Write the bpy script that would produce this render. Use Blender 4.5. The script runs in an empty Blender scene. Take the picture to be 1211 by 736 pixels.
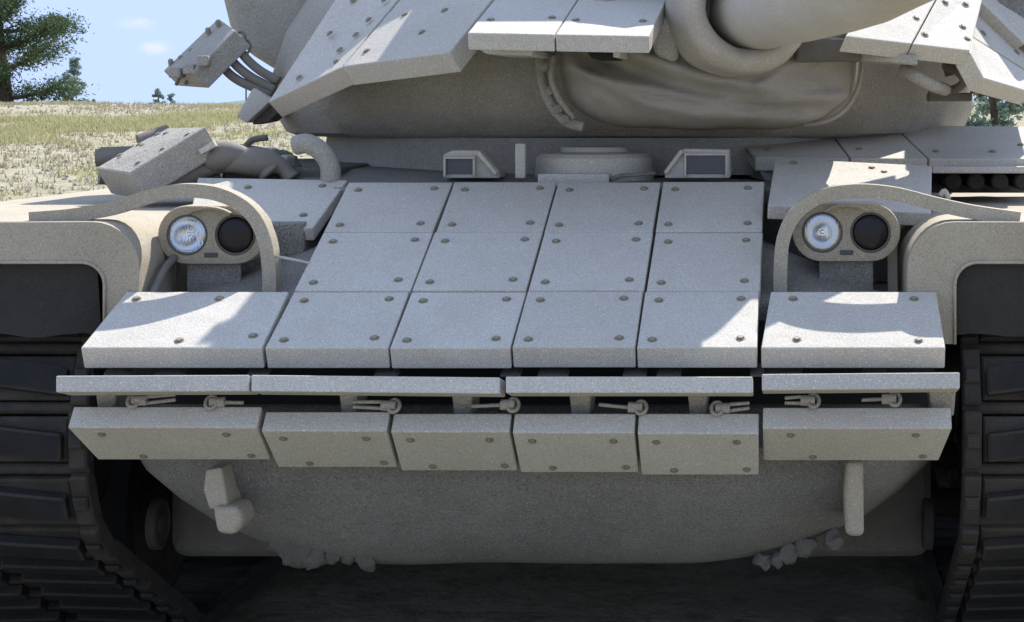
import bpy, bmesh, math, random
from mathutils import Vector, Matrix, noise
random.seed(7)
R = math.radians
PI = math.pi
sc = bpy.context.scene
COL = sc.collection

# ------------------------------------------------------------------ camera
# eye 1.70 m up, looking straight along the tank's axis (the view is a crop, hence the lens shift)
F = 2260.0; CX = 950.0; CY = 122.0; EX = 0.743; EZ = 1.70
cam_d = bpy.data.cameras.new('camera')
cam = bpy.data.objects.new('camera', cam_d); COL.objects.link(cam)
cam.location = (EX, 0, EZ); cam.rotation_euler = (R(90), 0, 0)
cam_d.sensor_fit = 'HORIZONTAL'; cam_d.sensor_width = 36
cam_d.lens = 36 * F / 1211
cam_d.shift_x = -(CX - 605.5) / 1211
cam_d.shift_y = -(368 - CY) / 1211
cam_d.clip_start = 0.05; cam_d.clip_end = 6000
sc.camera = cam

def P(px, py, d):
    """a point d metres in front of the eye, measured off the photograph"""
    return Vector((EX + (px - CX) / F * d, d, EZ - (py - CY) / F * d))

# ------------------------------------------------------------------ sky and sun
SUN_AZ = 21.0; SUN_EL = 49.0
w = bpy.data.worlds.new('World'); sc.world = w; w.use_nodes = True
nt = w.node_tree; nt.nodes.clear()
wo = nt.nodes.new('ShaderNodeOutputWorld'); bg = nt.nodes.new('ShaderNodeBackground')
sky = nt.nodes.new('ShaderNodeTexSky'); sky.sky_type = 'NISHITA'; sky.sun_disc = False
sky.sun_elevation = R(SUN_EL); sky.sun_rotation = R(SUN_AZ)
sky.air_density = 1.0; sky.dust_density = 0.3; sky.ozone_density = 3.0
bg.inputs['Strength'].default_value = 0.15
tc = nt.nodes.new('ShaderNodeTexCoord')
sep = nt.nodes.new('ShaderNodeSeparateXYZ'); nt.links.new(tc.outputs['Generated'], sep.inputs[0])
# small fair-weather clouds: stretched noise over the whole sky
mp = nt.nodes.new('ShaderNodeMapping'); mp.inputs['Scale'].default_value = (9, 9, 42)
mp.inputs['Location'].default_value = (0.0, 0.0, 0.0)
nt.links.new(tc.outputs['Generated'], mp.inputs['Vector'])
cn = nt.nodes.new('ShaderNodeTexNoise'); cn.inputs['Scale'].default_value = 1.0; cn.inputs['Detail'].default_value = 6
cn.inputs['Roughness'].default_value = 0.5
nt.links.new(mp.outputs[0], cn.inputs['Vector'])
cr = nt.nodes.new('ShaderNodeMapRange'); cr.inputs['From Min'].default_value = 0.60; cr.inputs['From Max'].default_value = 0.72
cr.inputs['To Max'].default_value = 0.35
nt.links.new(cn.outputs['Fac'], cr.inputs['Value'])
def mth(op, a, b=None):
    n = nt.nodes.new('ShaderNodeMath'); n.operation = op
    for i, v in enumerate((a, b)):
        if v is None: continue
        if isinstance(v, (int, float)): n.inputs[i].default_value = v
        else: nt.links.new(v, n.inputs[i])
    return n.outputs[0]
def cloud(px, py, wx, wz):
    v = Vector(((px - CX) / F, 1, -(py - CY) / F)).normalized()
    dx = mth('DIVIDE', mth('SUBTRACT', sep.outputs['X'], v.x), wx)
    dz = mth('DIVIDE', mth('SUBTRACT', sep.outputs['Z'], v.z), wz)
    r2 = mth('ADD', mth('MULTIPLY', dx, dx), mth('MULTIPLY', dz, dz))
    return mth('MULTIPLY', mth('POWER', 2.718, mth('MULTIPLY', r2, -1.0)), mth('GREATER_THAN', sep.outputs['Y'], 0))
cn2 = nt.nodes.new('ShaderNodeTexNoise'); cn2.inputs['Scale'].default_value = 60; cn2.inputs['Detail'].default_value = 5
mp2 = nt.nodes.new('ShaderNodeMapping'); mp2.inputs['Scale'].default_value = (1, 1, 2.2)
nt.links.new(tc.outputs['Generated'], mp2.inputs['Vector']); nt.links.new(mp2.outputs[0], cn2.inputs['Vector'])
cl = mth('ADD', mth('ADD', cloud(160, 28, .0125, .0042), cloud(183, 57, .0115, .0046)), cloud(10, -60, .04, .02))
cl = mth('MULTIPLY', cl, mth('MULTIPLY', cn2.outputs['Fac'], 1.6))
clm = nt.nodes.new('ShaderNodeMapRange'); clm.interpolation_type = 'SMOOTHSTEP'
clm.inputs['From Min'].default_value = 0.25; clm.inputs['From Max'].default_value = 0.9; clm.inputs['To Max'].default_value = 0.6
nt.links.new(cl, clm.inputs['Value'])
cf = mth('MAXIMUM', clm.outputs[0], mth('MULTIPLY', cr.outputs[0], mth('GREATER_THAN', sep.outputs['Z'], 0.12)))
mix = nt.nodes.new('ShaderNodeMixRGB'); mix.inputs['Color2'].default_value = (1.6, 1.6, 1.9, 1)
cap = nt.nodes.new('ShaderNodeMixRGB'); cap.blend_type = 'DARKEN'; cap.inputs['Fac'].default_value = 1
cap.inputs['Color2'].default_value = (1.04, 1.34, 2.05, 1)      # keeps the glow round the sun's bearing as pale blue as in the photo
gain = nt.nodes.new('ShaderNodeMixRGB'); gain.blend_type = 'MULTIPLY'; gain.inputs['Fac'].default_value = 1
gain.inputs['Color2'].default_value = (1.5, 1.55, 1.75, 1)
nt.links.new(sky.outputs[0], gain.inputs['Color1']); nt.links.new(gain.outputs[0], cap.inputs['Color1'])
nt.links.new(cf, mix.inputs['Fac']); nt.links.new(cap.outputs[0], mix.inputs['Color1'])
nt.links.new(mix.outputs[0], bg.inputs['Color']); nt.links.new(bg.outputs[0], wo.inputs['Surface'])

sd = bpy.data.lights.new('sun', 'SUN'); sd.energy = 2.0; sd.angle = R(0.53); sd.color = (1.0, 0.96, 0.90)
sun = bpy.data.objects.new('sun', sd); COL.objects.link(sun)
sv = Vector((math.sin(R(SUN_AZ)) * math.cos(R(SUN_EL)), math.cos(R(SUN_AZ)) * math.cos(R(SUN_EL)), math.sin(R(SUN_EL))))
sun.rotation_euler = sv.to_track_quat('Z', 'Y').to_euler(); sun.location = (0, 0, 30)
vs = sc.view_settings
vs.view_transform = 'Standard'; vs.look = 'None'; vs.gamma = 1; vs.exposure = 2.0; vs.use_curve_mapping = False

# ------------------------------------------------------------------ materials
def mat(name, col, rough=0.8, metal=0.0, grain=0.0, gscale=900, bump=0.0, bscale=500, var=0.0, vscale=6, col2=None,
        dust=None, dustamt=0.0, trans=0.0, spec=0.3, wear=0.0):
    m = bpy.data.materials.new(name); m.use_nodes = True
    t = m.node_tree; b = t.nodes['Principled BSDF']
    b.inputs['Roughness'].default_value = rough; b.inputs['Metallic'].default_value = metal
    b.inputs['Specular IOR Level'].default_value = spec
    if trans: b.inputs['Transmission Weight'].default_value = trans
    c = t.nodes.new('ShaderNodeTexCoord')
    def ns(scale, detail=3, rough_=0.55):
        n = t.nodes.new('ShaderNodeTexNoise'); n.inputs['Scale'].default_value = scale
        n.inputs['Detail'].default_value = detail; n.inputs['Roughness'].default_value = rough_
        t.links.new(c.outputs['Object'], n.inputs['Vector']); return n
    col = tuple(col) + (1,)
    out = None
    rgb = t.nodes.new('ShaderNodeRGB'); rgb.outputs[0].default_value = col; out = rgb.outputs[0]
    def mixin(out, fac, c2, mode='MIX'):
        mx = t.nodes.new('ShaderNodeMixRGB'); mx.blend_type = mode
        t.links.new(fac, mx.inputs['Fac']); t.links.new(out, mx.inputs['Color1'])
        mx.inputs['Color2'].default_value = tuple(c2) + (1,); return mx.outputs[0]
    def rng(o, a, b_, lo, hi):
        r = t.nodes.new('ShaderNodeMapRange'); t.links.new(o, r.inputs['Value'])
        r.inputs['From Min'].default_value = a; r.inputs['From Max'].default_value = b_
        r.inputs['To Min'].default_value = lo; r.inputs['To Max'].default_value = hi; return r.outputs[0]
    if var:
        n = ns(vscale, 5, .6); out = mixin(out, rng(n.outputs['Fac'], .35, .7, 0, var), col2 or tuple(x * .6 for x in col[:3]))
        n = ns(vscale * 7, 4, .6); out = mixin(out, rng(n.outputs['Fac'], .5, .75, 0, var * .6), col2 or tuple(x * .6 for x in col[:3]))
    if dust:
        n = ns(3.1, 6, .65); out = mixin(out, rng(n.outputs['Fac'], .4, .65, 0, dustamt), dust)
    if wear:
        n = ns(38, 6, .75); out = mixin(out, rng(n.outputs['Fac'], .66, .72, 0, wear), tuple(x * .45 for x in col[:3]))
    if wear:
        oi = t.nodes.new('ShaderNodeObjectInfo')       # each plate was painted and has worn a little differently
        out = mixin(out, rng(oi.outputs['Random'], 0, 1, 0, .30), tuple(a * b for a, b in zip(col[:3], (.72, .70, .64))))
        mpn = t.nodes.new('ShaderNodeMapping'); mpn.inputs['Scale'].default_value = (260, 16, 16); mpn.inputs['Rotation'].default_value = (0, .2, .7)
        t.links.new(c.outputs['Object'], mpn.inputs['Vector']); n = t.nodes.new('ShaderNodeTexNoise'); n.inputs['Scale'].default_value = 1; n.inputs['Detail'].default_value = 3
        t.links.new(mpn.outputs[0], n.inputs['Vector']); out = mixin(out, rng(n.outputs['Fac'], .69, .74, 0, wear), tuple(min(1, x * 1.35) for x in col[:3]))
        n = ns(2.2, 5, .7); out = mixin(out, rng(n.outputs['Fac'], .52, .62, 0, .16), tuple(a * b for a, b in zip(col[:3], (.74, .68, .58))))
    if grain:
        n = ns(gscale, 2, .6); out = mixin(out, rng(n.outputs['Fac'], .52, .68, 0, grain), tuple(x * .5 for x in col[:3]))
        n = ns(gscale * .8, 2, .6)
        out = mixin(out, rng(n.outputs['Fac'], .56, .7, 0, grain * .8), tuple(min(1, x * 1.7) for x in col[:3]))
    t.links.new(out, b.inputs['Base Color'])
    if bump:
        n = ns(bscale, 3, .7); bn = t.nodes.new('ShaderNodeBump'); bn.inputs['Strength'].default_value = bump
        bn.inputs['Distance'].default_value = 0.004; t.links.new(n.outputs['Fac'], bn.inputs['Height'])
        n2 = ns(14, 4, .6); bn2 = t.nodes.new('ShaderNodeBump'); bn2.inputs['Strength'].default_value = bump * .6
        bn2.inputs['Distance'].default_value = 0.01; t.links.new(n2.outputs['Fac'], bn2.inputs['Height'])
        t.links.new(bn.outputs[0], bn2.inputs['Normal']); t.links.new(bn2.outputs[0], b.inputs['Normal'])
    return m
TAN = (0.545, 0.51, 0.445)
M = {}
M['tile'] = mat('armour_paint', TAN, .75, grain=.7, gscale=300, bump=.6, bscale=300, var=.3, vscale=5, col2=(.40, .35, .28), dust=(.60, .565, .50), dustamt=.5, wear=.25)
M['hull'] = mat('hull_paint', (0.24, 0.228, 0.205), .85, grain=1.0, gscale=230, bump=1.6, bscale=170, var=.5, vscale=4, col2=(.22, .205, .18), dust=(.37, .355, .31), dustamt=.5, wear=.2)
M['dusty'] = mat('dusty_paint', (.42, .37, .285), .8, grain=.7, gscale=300, bump=.7, bscale=260, var=.5, vscale=5, col2=(.31, .265, .20), dust=(.50, .45, .36), dustamt=.6, wear=.3)
M['collar'] = mat('collar_cloth', (.46, .41, .34), .95, grain=.5, gscale=380, bump=.6, bscale=200, var=.6, vscale=9, col2=(.34, .29, .22), spec=.1)
M['dark'] = mat('dark_paint', (0.15, 0.135, 0.115), .85, grain=.4, gscale=300, bump=.7, bscale=150, var=.5, vscale=6, col2=(.06, .05, .04))  # dark tone shared by recessed, backing and small fitted parts
M['cast'] = mat('cast_turret_paint', (0.40, 0.375, 0.325), .85, grain=.75, gscale=280, bump=1.5, bscale=120, var=.6, vscale=4, col2=(.28, .25, .20))
M['canvas'] = mat('canvas_cover', (0.37, 0.335, 0.285), 1.0, grain=.4, gscale=420, bump=.6, bscale=200, var=.3, vscale=4, col2=(.26, .23, .185), spec=.0)
M['gun'] = mat('gun_paint', (0.52, 0.475, 0.405), .7, grain=.4, gscale=300, bump=.4, bscale=260, var=.4, vscale=6, col2=(.40, .355, .29))
M['bolt'] = mat('bolt_steel', (0.31, 0.285, 0.215), .7, .2, var=.6, vscale=60, col2=(.15, .10, .06))
M['rubber'] = mat('rubber', (0.02, 0.02, 0.021), .9, bump=.9, bscale=60, dust=(.05, .045, .038), dustamt=.7, spec=.2)
M['tracksteel'] = mat('track_steel', (0.030, 0.028, 0.026), .85, .05, bump=.8, bscale=120, var=.6, vscale=14, col2=(.07, .058, .045), dust=(.085, .075, .062), dustamt=.6)
M['black'] = mat('black_hollow', (0.02, 0.02, 0.02), .9)
M['hose'] = mat('hose_rubber', (0.19, 0.172, 0.145), .7, bump=.3, var=.4, vscale=20, col2=(.12, .105, .085))
M['glass'] = mat('periscope_glass', (0.03, 0.035, 0.055), .12, spec=.6)
M['ir'] = mat('black_lens_glass', (0.02, 0.016, 0.018), .22, spec=.25)

def metalmat():
    m = bpy.data.materials.new('reflector'); m.use_nodes = True; t = m.node_tree; b = t.nodes['Principled BSDF']
    b.inputs['Metallic'].default_value = 1; b.inputs['Base Color'].default_value = (.85, .87, .9, 1); b.inputs['Roughness'].default_value = .18
    return m
M['reflector'] = metalmat()
def lensmat():
    m = bpy.data.materials.new('headlight_glass'); m.use_nodes = True; t = m.node_tree; b = t.nodes['Principled BSDF']
    b.inputs['Base Color'].default_value = (.97, .98, 1, 1); b.inputs['Roughness'].default_value = .04
    b.inputs['Transmission Weight'].default_value = 1.0
    c = t.nodes.new('ShaderNodeTexCoord'); wv = t.nodes.new('ShaderNodeTexWave'); wv.bands_direction = 'X'
    wv.inputs['Scale'].default_value = 40; wv.inputs['Distortion'].default_value = 3; wv.inputs['Detail'].default_value = 2
    t.links.new(c.outputs['Object'], wv.inputs['Vector'])
    bn = t.nodes.new('ShaderNodeBump'); bn.inputs['Strength'].default_value = .35; bn.inputs['Distance'].default_value = .002
    t.links.new(wv.outputs['Fac'], bn.inputs['Height']); t.links.new(bn.outputs[0], b.inputs['Normal'])
    return m
M['lens'] = lensmat()

# ------------------------------------------------------------------ mesh helpers
def finish(bm, name, m, parent=None, smooth=False, bevel=0.0, seg=2, autosm=None):
    bmesh.ops.recalc_face_normals(bm, faces=bm.faces[:])
    if bevel:
        es = [e for e in bm.edges if len(e.link_faces) == 2 and e.calc_face_angle(0) > .45]
        bmesh.ops.bevel(bm, geom=es, offset=bevel, offset_type='OFFSET', segments=seg, profile=.5, affect='EDGES', clamp_overlap=True)
    me = bpy.data.meshes.new(name); bm.to_mesh(me); bm.free()
    for mm in (m if isinstance(m, list) else [m]): me.materials.append(mm)
    if smooth:
        for p in me.polygons: p.use_smooth = True
        if autosm:
            try: me.set_sharp_from_angle(angle=autosm)
            except Exception: pass
    return link(name, me, parent)
ROOTS = {}
def link(name, me, parent=None):
    o = bpy.data.objects.new(name, me); COL.objects.link(o)
    if parent is not None:
        o.parent = parent
        if parent.name in ROOTS:
            o.matrix_parent_inverse = Matrix.Translation(-ROOTS[parent.name])
    return o
def thing(name, label, cat, loc, group=None):
    o = bpy.data.objects.new(name, None); COL.objects.link(o); o.location = loc; o.empty_display_size = .3
    ROOTS[o.name] = Vector(loc); o['label'] = label; o['category'] = cat
    if group: o['group'] = group
    return o
def prism(bm, top, depthv):
    a = [bm.verts.new(p) for p in top]; b = [bm.verts.new(p + depthv) for p in top]
    fs = [bm.faces.new(a), bm.faces.new(list(reversed(b)))]
    n = len(a)
    for i in range(n): fs.append(bm.faces.new([a[i], b[i], b[(i + 1) % n], a[(i + 1) % n]]))
    return fs
def slab(name, top, thick, m, parent, bevel=.003, toward=None):
    """plate whose visible face is the polygon top, thickness going away from the viewer side"""
    c = sum(top, Vector()) / len(top)
    n = Vector()
    for i in range(len(top)):
        n += (top[i] - c).cross(top[(i + 1) % len(top)] - c)
    n.normalize()
    ref = toward or Vector((0, -1, .6))
    if n.dot(ref) < 0: n = -n
    bm = bmesh.new(); prism(bm, top, -n * thick)
    o = finish(bm, name, m, parent, bevel=bevel)
    return o, n
def box(bm, x0, x1, y0, y1, z0, z1, M4=None):
    v = [Vector((x, y, z)) for x in (x0, x1) for y in (y0, y1) for z in (z0, z1)]
    if M4: v = [M4 @ p for p in v]
    v = [bm.verts.new(p) for p in v]
    for f in ((0, 1, 3, 2), (4, 6, 7, 5), (0, 4, 5, 1), (2, 3, 7, 6), (0, 2, 6, 4), (1, 5, 7, 3)):
        bm.faces.new([v[i] for i in f])
def frames(pts):
    T = []
    for i in range(len(pts)):
        a = pts[max(0, i - 1)]; b = pts[min(len(pts) - 1, i + 1)]; T.append((b - a).normalized())
    ref = Vector((0, 0, 1)) if abs(T[0].z) < .9 else Vector((0, 1, 0))
    out = []; u = ref
    for t in T:
        u = (u - t * u.dot(t)).normalized(); out.append((t, u, t.cross(u)))
    return out
def tube(bm, pts, r, seg=10, cap=True):
    fr = frames(pts); rings = []
    for i, (p, (t, u, v)) in enumerate(zip(pts, fr)):
        rr = r[i] if isinstance(r, (list, tuple)) else r
        rings.append([bm.verts.new(p + (u * math.cos(2 * PI * k / seg) + v * math.sin(2 * PI * k / seg)) * rr) for k in range(seg)])
    for a, b in zip(rings, rings[1:]):
        for k in range(seg): bm.faces.new([a[k], a[(k + 1) % seg], b[(k + 1) % seg], b[k]])
    if cap: bm.faces.new(list(reversed(rings[0]))); bm.faces.new(rings[-1])
def strap(bm, pts, half, y0, y1):
    """flat bar lying in the XZ plane: half = half width, running from depth y0 to y1"""
    n = len(pts); rings = []
    for i, p in enumerate(pts):
        a = pts[max(0, i - 1)]; b = pts[min(n - 1, i + 1)]; t = (b - a); t.y = 0; t.normalize()
        s = Vector((t.z, 0, -t.x)); h = half
        rings.append([bm.verts.new(q) for q in (p + s * h + Vector((0, y0, 0)), p + s * h + Vector((0, y1, 0)), p - s * h + Vector((0, y1, 0)), p - s * h + Vector((0, y0, 0)))])
    for a, b in zip(rings, rings[1:]):
        for k in range(4): bm.faces.new([a[k], a[(k + 1) % 4], b[(k + 1) % 4], b[k]])
    bm.faces.new(rings[0]); bm.faces.new(rings[-1])
def lathe(bm, prof, c, axis=Vector((0, -1, 0)), seg=32, mi=0):
    """prof: (radius, offset along axis)"""
    axis = axis.normalized(); u = axis.orthogonal().normalized(); v = axis.cross(u); rings = []
    for r, h in prof:
        if r < 1e-6: rings.append([bm.verts.new(c + axis * h)])
        else: rings.append([bm.verts.new(c + axis * h + (u * math.cos(2 * PI * k / seg) + v * math.sin(2 * PI * k / seg)) * r) for k in range(seg)])
    for a, b in zip(rings, rings[1:]):
        for k in range(seg):
            k2 = (k + 1) % seg
            if len(a) == 1 and len(b) == 1: continue
            if len(a) == 1: f = bm.faces.new([a[0], b[k], b[k2]])
            elif len(b) == 1: f = bm.faces.new([a[k], b[0], a[k2]])
            else: f = bm.faces.new([a[k], b[k], b[k2], a[k2]])
            f.material_index = mi
def catmull(pts, n=6):
    out = []
    for i in range(len(pts) - 1):
        p0 = pts[max(0, i - 1)]; p1 = pts[i]; p2 = pts[i + 1]; p3 = pts[min(len(pts) - 1, i + 2)]
        for k in range(n):
            t = k / n
            out.append(.5 * ((2 * p1) + (p2 - p0) * t + (2 * p0 - 5 * p1 + 4 * p2 - p3) * t * t + (3 * p1 - p0 - 3 * p2 + p3) * t ** 3))
    out.append(pts[-1]); return out

# ------------------------------------------------------------------ GROUND
def ground_z(x, y):
    t = min(1, max(0, (y - 11) / 34)); t = t * t * (3 - 2 * t); z = 1.66 * t
    if y > 48: s = min(1, (y - 48) / 60); z -= 4.5 * s * s
    z += .10 * (noise.noise(Vector((x * .12, y * .12, 1))) * min(1, max(0, (y - 10) / 10)))
    z += .022 * noise.noise(Vector((x * 1.3, y * 1.3, 3)))
    return z
ys = [-60, -30, -12, -4, 0, 2, 4, 6, 8, 10] + [10 + 0.7 * i for i in range(1, 62)] + [54, 57, 61, 66, 74, 85, 100, 130, 200, 400, 900, 2200]
xs = [-2200, -900, -400, -200, -100, -60, -40] + [-30 + .8 * i for i in range(0, 62)] + [24, 30, 40, 60, 100, 200, 500, 1500, 2200]
vs_, fs_ = [], []
for y in ys:
    for x in xs: vs_.append((x, y, ground_z(x, y)))
nx = len(xs)
for j in range(len(ys) - 1):
    for i in range(nx - 1): fs_.append((j * nx + i, j * nx + i + 1, (j + 1) * nx + i + 1, (j + 1) * nx + i))
me = bpy.data.meshes.new('ground'); me.from_pydata(vs_, [], fs_); me.shade_smooth()
gm = bpy.data.materials.new('dry_heath'); gm.use_nodes = True; t = gm.node_tree; b = t.nodes['Principled BSDF']
b.inputs['Roughness'].default_value = .95; b.inputs['Specular IOR Level'].default_value = .1
c = t.nodes.new('ShaderNodeTexCoord')
def gn(scale, det=5, ro=.65):
    n = t.nodes.new('ShaderNodeTexNoise'); n.inputs['Scale'].default_value = scale; n.inputs['Detail'].default_value = det; n.inputs['Roughness'].default_value = ro
    t.links.new(c.outputs['Object'], n.inputs['Vector']); return n.outputs['Fac']
def gmix(prev, fac, lo, hi, c2, amt=1):
    r = t.nodes.new('ShaderNodeMapRange'); t.links.new(fac, r.inputs['Value']); r.inputs['From Min'].default_value = lo; r.inputs['From Max'].default_value = hi
    r.inputs['To Max'].default_value = amt
    mx = t.nodes.new('ShaderNodeMixRGB'); t.links.new(r.outputs[0], mx.inputs['Fac']); mx.inputs['Color2'].default_value = c2 + (1,)
    if isinstance(prev, tuple): mx.inputs['Color1'].default_value = prev + (1,)
    else: t.links.new(prev, mx.inputs['Color1'])
    return mx.outputs[0]
o1 = gmix((.36, .335, .235), gn(3.0), .42, .6, (.28, .265, .185))
o1 = gmix(o1, gn(1.1), .5, .62, (.40, .35, .28), .8)
o1 = gmix(o1, gn(.35), .49, .6, (.31, .29, .16), .75)
o1 = gmix(o1, gn(9.0), .52, .62, (.17, .14, .10), .5)
o1 = gmix(o1, gn(14.0), .58, .68, (.46, .43, .34), .3)
t.links.new(o1, b.inputs['Base Color'])
bn = t.nodes.new('ShaderNodeBump'); bn.inputs['Strength'].default_value = .8; bn.inputs['Distance'].default_value = .08
t.links.new(gn(6.0, 6), bn.inputs['Height']); t.links.new(bn.outputs[0], b.inputs['Normal'])
me.materials.append(gm); g = link('ground', me); g['kind'] = 'structure'

# ------------------------------------------------------------------ THE TANK
ROOT = (0.0, 7.2, 0.0)
tank = thing('tank', 'sand coloured battle tank seen head on, hull and turret front clad in bolted armour tiles', 'tank', ROOT)

bolt_bm = bmesh.new()
lathe(bolt_bm, [(.0125, 0), (.0125, .0015), (.0095, .002)], Vector(), Vector((0, 0, 1)), 12)
lathe(bolt_bm, [(.0088, .0015), (.0088, .005), (.0075, .006), (0, .006)], Vector(), Vector((0, 0, 1)), 6)
BOLT = bpy.data.meshes.new('bolt'); bolt_bm.to_mesh(BOLT); bolt_bm.free(); BOLT.materials.append(M['bolt'])
def bolt(p, n, parent, s=1.0):
    o = link('bolt', BOLT, parent)
    q = n.to_track_quat('Z', 'Y').to_matrix().to_4x4()
    o.matrix_basis = Matrix.Translation(p) @ q @ Matrix.Rotation(random.random() * 3, 4, 'Z') @ Matrix.Scale(s, 4)
    return o
def bil(q, u, v):
    return (q[0] * (1 - u) + q[1] * u) * (1 - v) + (q[3] * (1 - u) + q[2] * u) * v
STD = ((.16, .14), (.86, .16), (.15, .84), (.88, .87))
def tile(q, thick=.060, bolts=STD, name='armour_tile', m=None, label=None, s=1.0, bevel=.0035):
    o, n = slab(name, q, thick, m or M['tile'], tank, bevel)
    for u, v in bolts: bolt(bil(q, u, v), n, o, s)
    if label: o['label'] = label
    return o

def gz(d): return 1.084 + .429 * (d - 4.8)
cols = [-.612, -.298, .010, .322, .630]; rows = [4.80, 5.072, 5.388, 5.69]
for r in range(3):
    for c_ in range(4):
        gx = .0036; g0 = .0024 if r != 2 else .0017; g1 = .0024 if r == 0 else .0017
        dz = random.uniform(-.0012, .0012)
        x0, x1, y0, y1 = cols[c_] + gx, cols[c_ + 1] - gx, rows[r] + g0, rows[r + 1] - g1
        jx = [random.uniform(-.0022, .0022) for _ in range(4)]
        q = [Vector((x0 + jx[0], y0, gz(y0) + dz)), Vector((x1 + jx[1], y0, gz(y0) + dz)), Vector((x1 + jx[2], y1, gz(y1) + dz)), Vector((x0 + jx[3], y1, gz(y1) + dz))]
        uu = random.uniform(-.02, .02)
        tile(q, bolts=((.13 + uu, .13), (.86, .17 + uu), (.13, .83), (.86 + uu, .86)))
for x0, x1, bl in ((-1.073, -.618, ((.52, .12), (.92, .2), (.10, .86), (.60, .86))), (.637, 1.10, ((.19, .14), (.86, .12), (.14, .86), (.86, .86)))):
    y0, y1 = 4.802, 5.07
    tile([Vector((x0, y0, gz(y0))), Vector((x1, y0, gz(y0))), Vector((x1 - .004, y1, gz(y1))), Vector((x0 + .02, y1, gz(y1)))], bolts=bl)
# shoulder tiles beside the glacis
tile([P(222, 268, 5.46), P(370, 270, 5.45), P(411, 213, 5.76), P(234, 210, 5.78)], .04, ((.2, .2), (.86, .25), (.36, .8), (.86, .86)))
tile([P(908, 243, 5.44), P(1101, 252, 5.44), P(1102, 196, 5.84), P(917, 187, 5.87)], .042, ((.12, .9), (.62, .88), (.70, .80), (.86, .2)))

# thin lip plates under the glacis tiles
for a, b_, ya, yb in ((66, 294, 447, 446), (297, 591, 446, 449), (598, 890, 448, 448), (901, 1135, 445, 443)):
    d0 = 4.70
    q = [P(a, ya + 17, d0), P(b_, yb + 17, d0), P(b_, yb - 2.5, d0 + .018), P(a, ya - 2.5, d0 + .018)]
    bm = bmesh.new(); prism(bm, q, Vector((0, .09, -.022)))
    o = finish(bm, 'lip_plate', M['tile'], tank, bevel=.003)

# lower row, tilted under the nose: upper edge face + down-facing front
def low_tile(xt0, xt1, ytop, ylip, ybot, xb0, xb1, d=4.75, nb=4):
    A = P(xt0, ylip, d); B = P(xt1, ylip, d); C = P(xb1, ybot, d + .14); D = P(xb0, ybot, d + .14)
    dv = Vector((0, .04, EZ - (ytop - CY) / F * (d + .04) - A.z))
    bm = bmesh.new(); prism(bm, [A, B, C, D], dv)
    o = finish(bm, 'lower_armour_tile', M['tile'], tank, bevel=.0035)
    n = (B - A).cross(D - A).normalized()
    if n.y > 0: n = -n
    for u, v in ((.15, .2), (.82, .2), (.28, .88), (.9, .86)): bolt(bil([A, B, C, D], u, v), n, o, .85)
    return o
low_tile(80, 304, 481, 506, 544, 116, 320)
low_tile(309, 457, 487, 510, 553, 329, 470)
low_tile(462, 602, 489, 511, 557, 475, 612)
low_tile(606, 750, 489, 512, 559, 616, 755)
low_tile(754, 897, 489, 513, 562, 759, 897)
low_tile(902, 1126, 482, 507, 545, 903, 1110)

bm = bmesh.new(); box(bm, -1.09, 1.09, 5.075, 5.10, .90, 1.12); finish(bm, 'slot_shade_sheet', M['black'], tank)  # black sheet that paints in the slot's shade and closes the view behind
# brackets and hooks in the slot between the lip and the lower row
for a, b_ in ((112, 138), (533, 560), (672, 700), (812, 838), (1098, 1131), (400, 424)):
    bm = bmesh.new()
    q = [P(a, 456, 4.80), P(b_, 456, 4.80), P(b_ - 3, 492, 4.84), P(a + 4, 492, 4.84)]
    prism(bm, q, Vector((0, .12, 0))); finish(bm, 'tile_bracket', M['cast'], tank, bevel=.004)
for cx_, cy_, sgn in ((158, 474, 1), (250, 476, 1), (466, 480, -1), (607, 479, -1), (758, 482, -1), (848, 483, 1), (962, 474, -1), (1058, 472, -1)):
    d = 4.79; bm = bmesh.new(); c0 = P(cx_, cy_, d)
    tilt = random.uniform(-.12, .12)
    ring = [c0 + Vector((math.cos(a) * .014, math.sin(a) * .012 - .002, math.sin(a) * .014)) for a in [2 * PI * k / 14 for k in range(15)]]
    tube(bm, ring, .0052, 7)
    tube(bm, [c0 + Vector((-sgn * .004, .003, -.001)), c0 + Vector((-sgn * .002 + sgn * .034, .004, .0))], .0135, 10)
    ln_ = random.uniform(.07, .115)
    for dz in ((-.007, .009) if random.random() < .65 else (-.001,)):
        tube(bm, [c0 + Vector((sgn * .03, .004, dz)), c0 + Vector((sgn * ln_, .012, dz * .8 + tilt * .07))], .0048, 7)
    o = finish(bm, 'shackle_pin', M['cast'], tank, smooth=True, autosm=.9)
for a, b_, y in ((120, 150, 440), (180, 215, 441), (290, 316, 440), (440, 470, 441), (590, 616, 440), (634, 672, 441), (735, 765, 440), (775, 806, 441), (886, 905, 440), (905, 950, 441), (1020, 1050, 441)):
    bm = bmesh.new()
    prism(bm, [P(a, y + 6, 4.83), P(b_, y + 6, 4.83), P(b_ - 4, y - 3, 4.87), P(a + 5, y - 3, 4.87)], Vector((0, .05, .01)))
    finish(bm, 'spacer_block', M['dark'], tank, bevel=.003)

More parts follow.
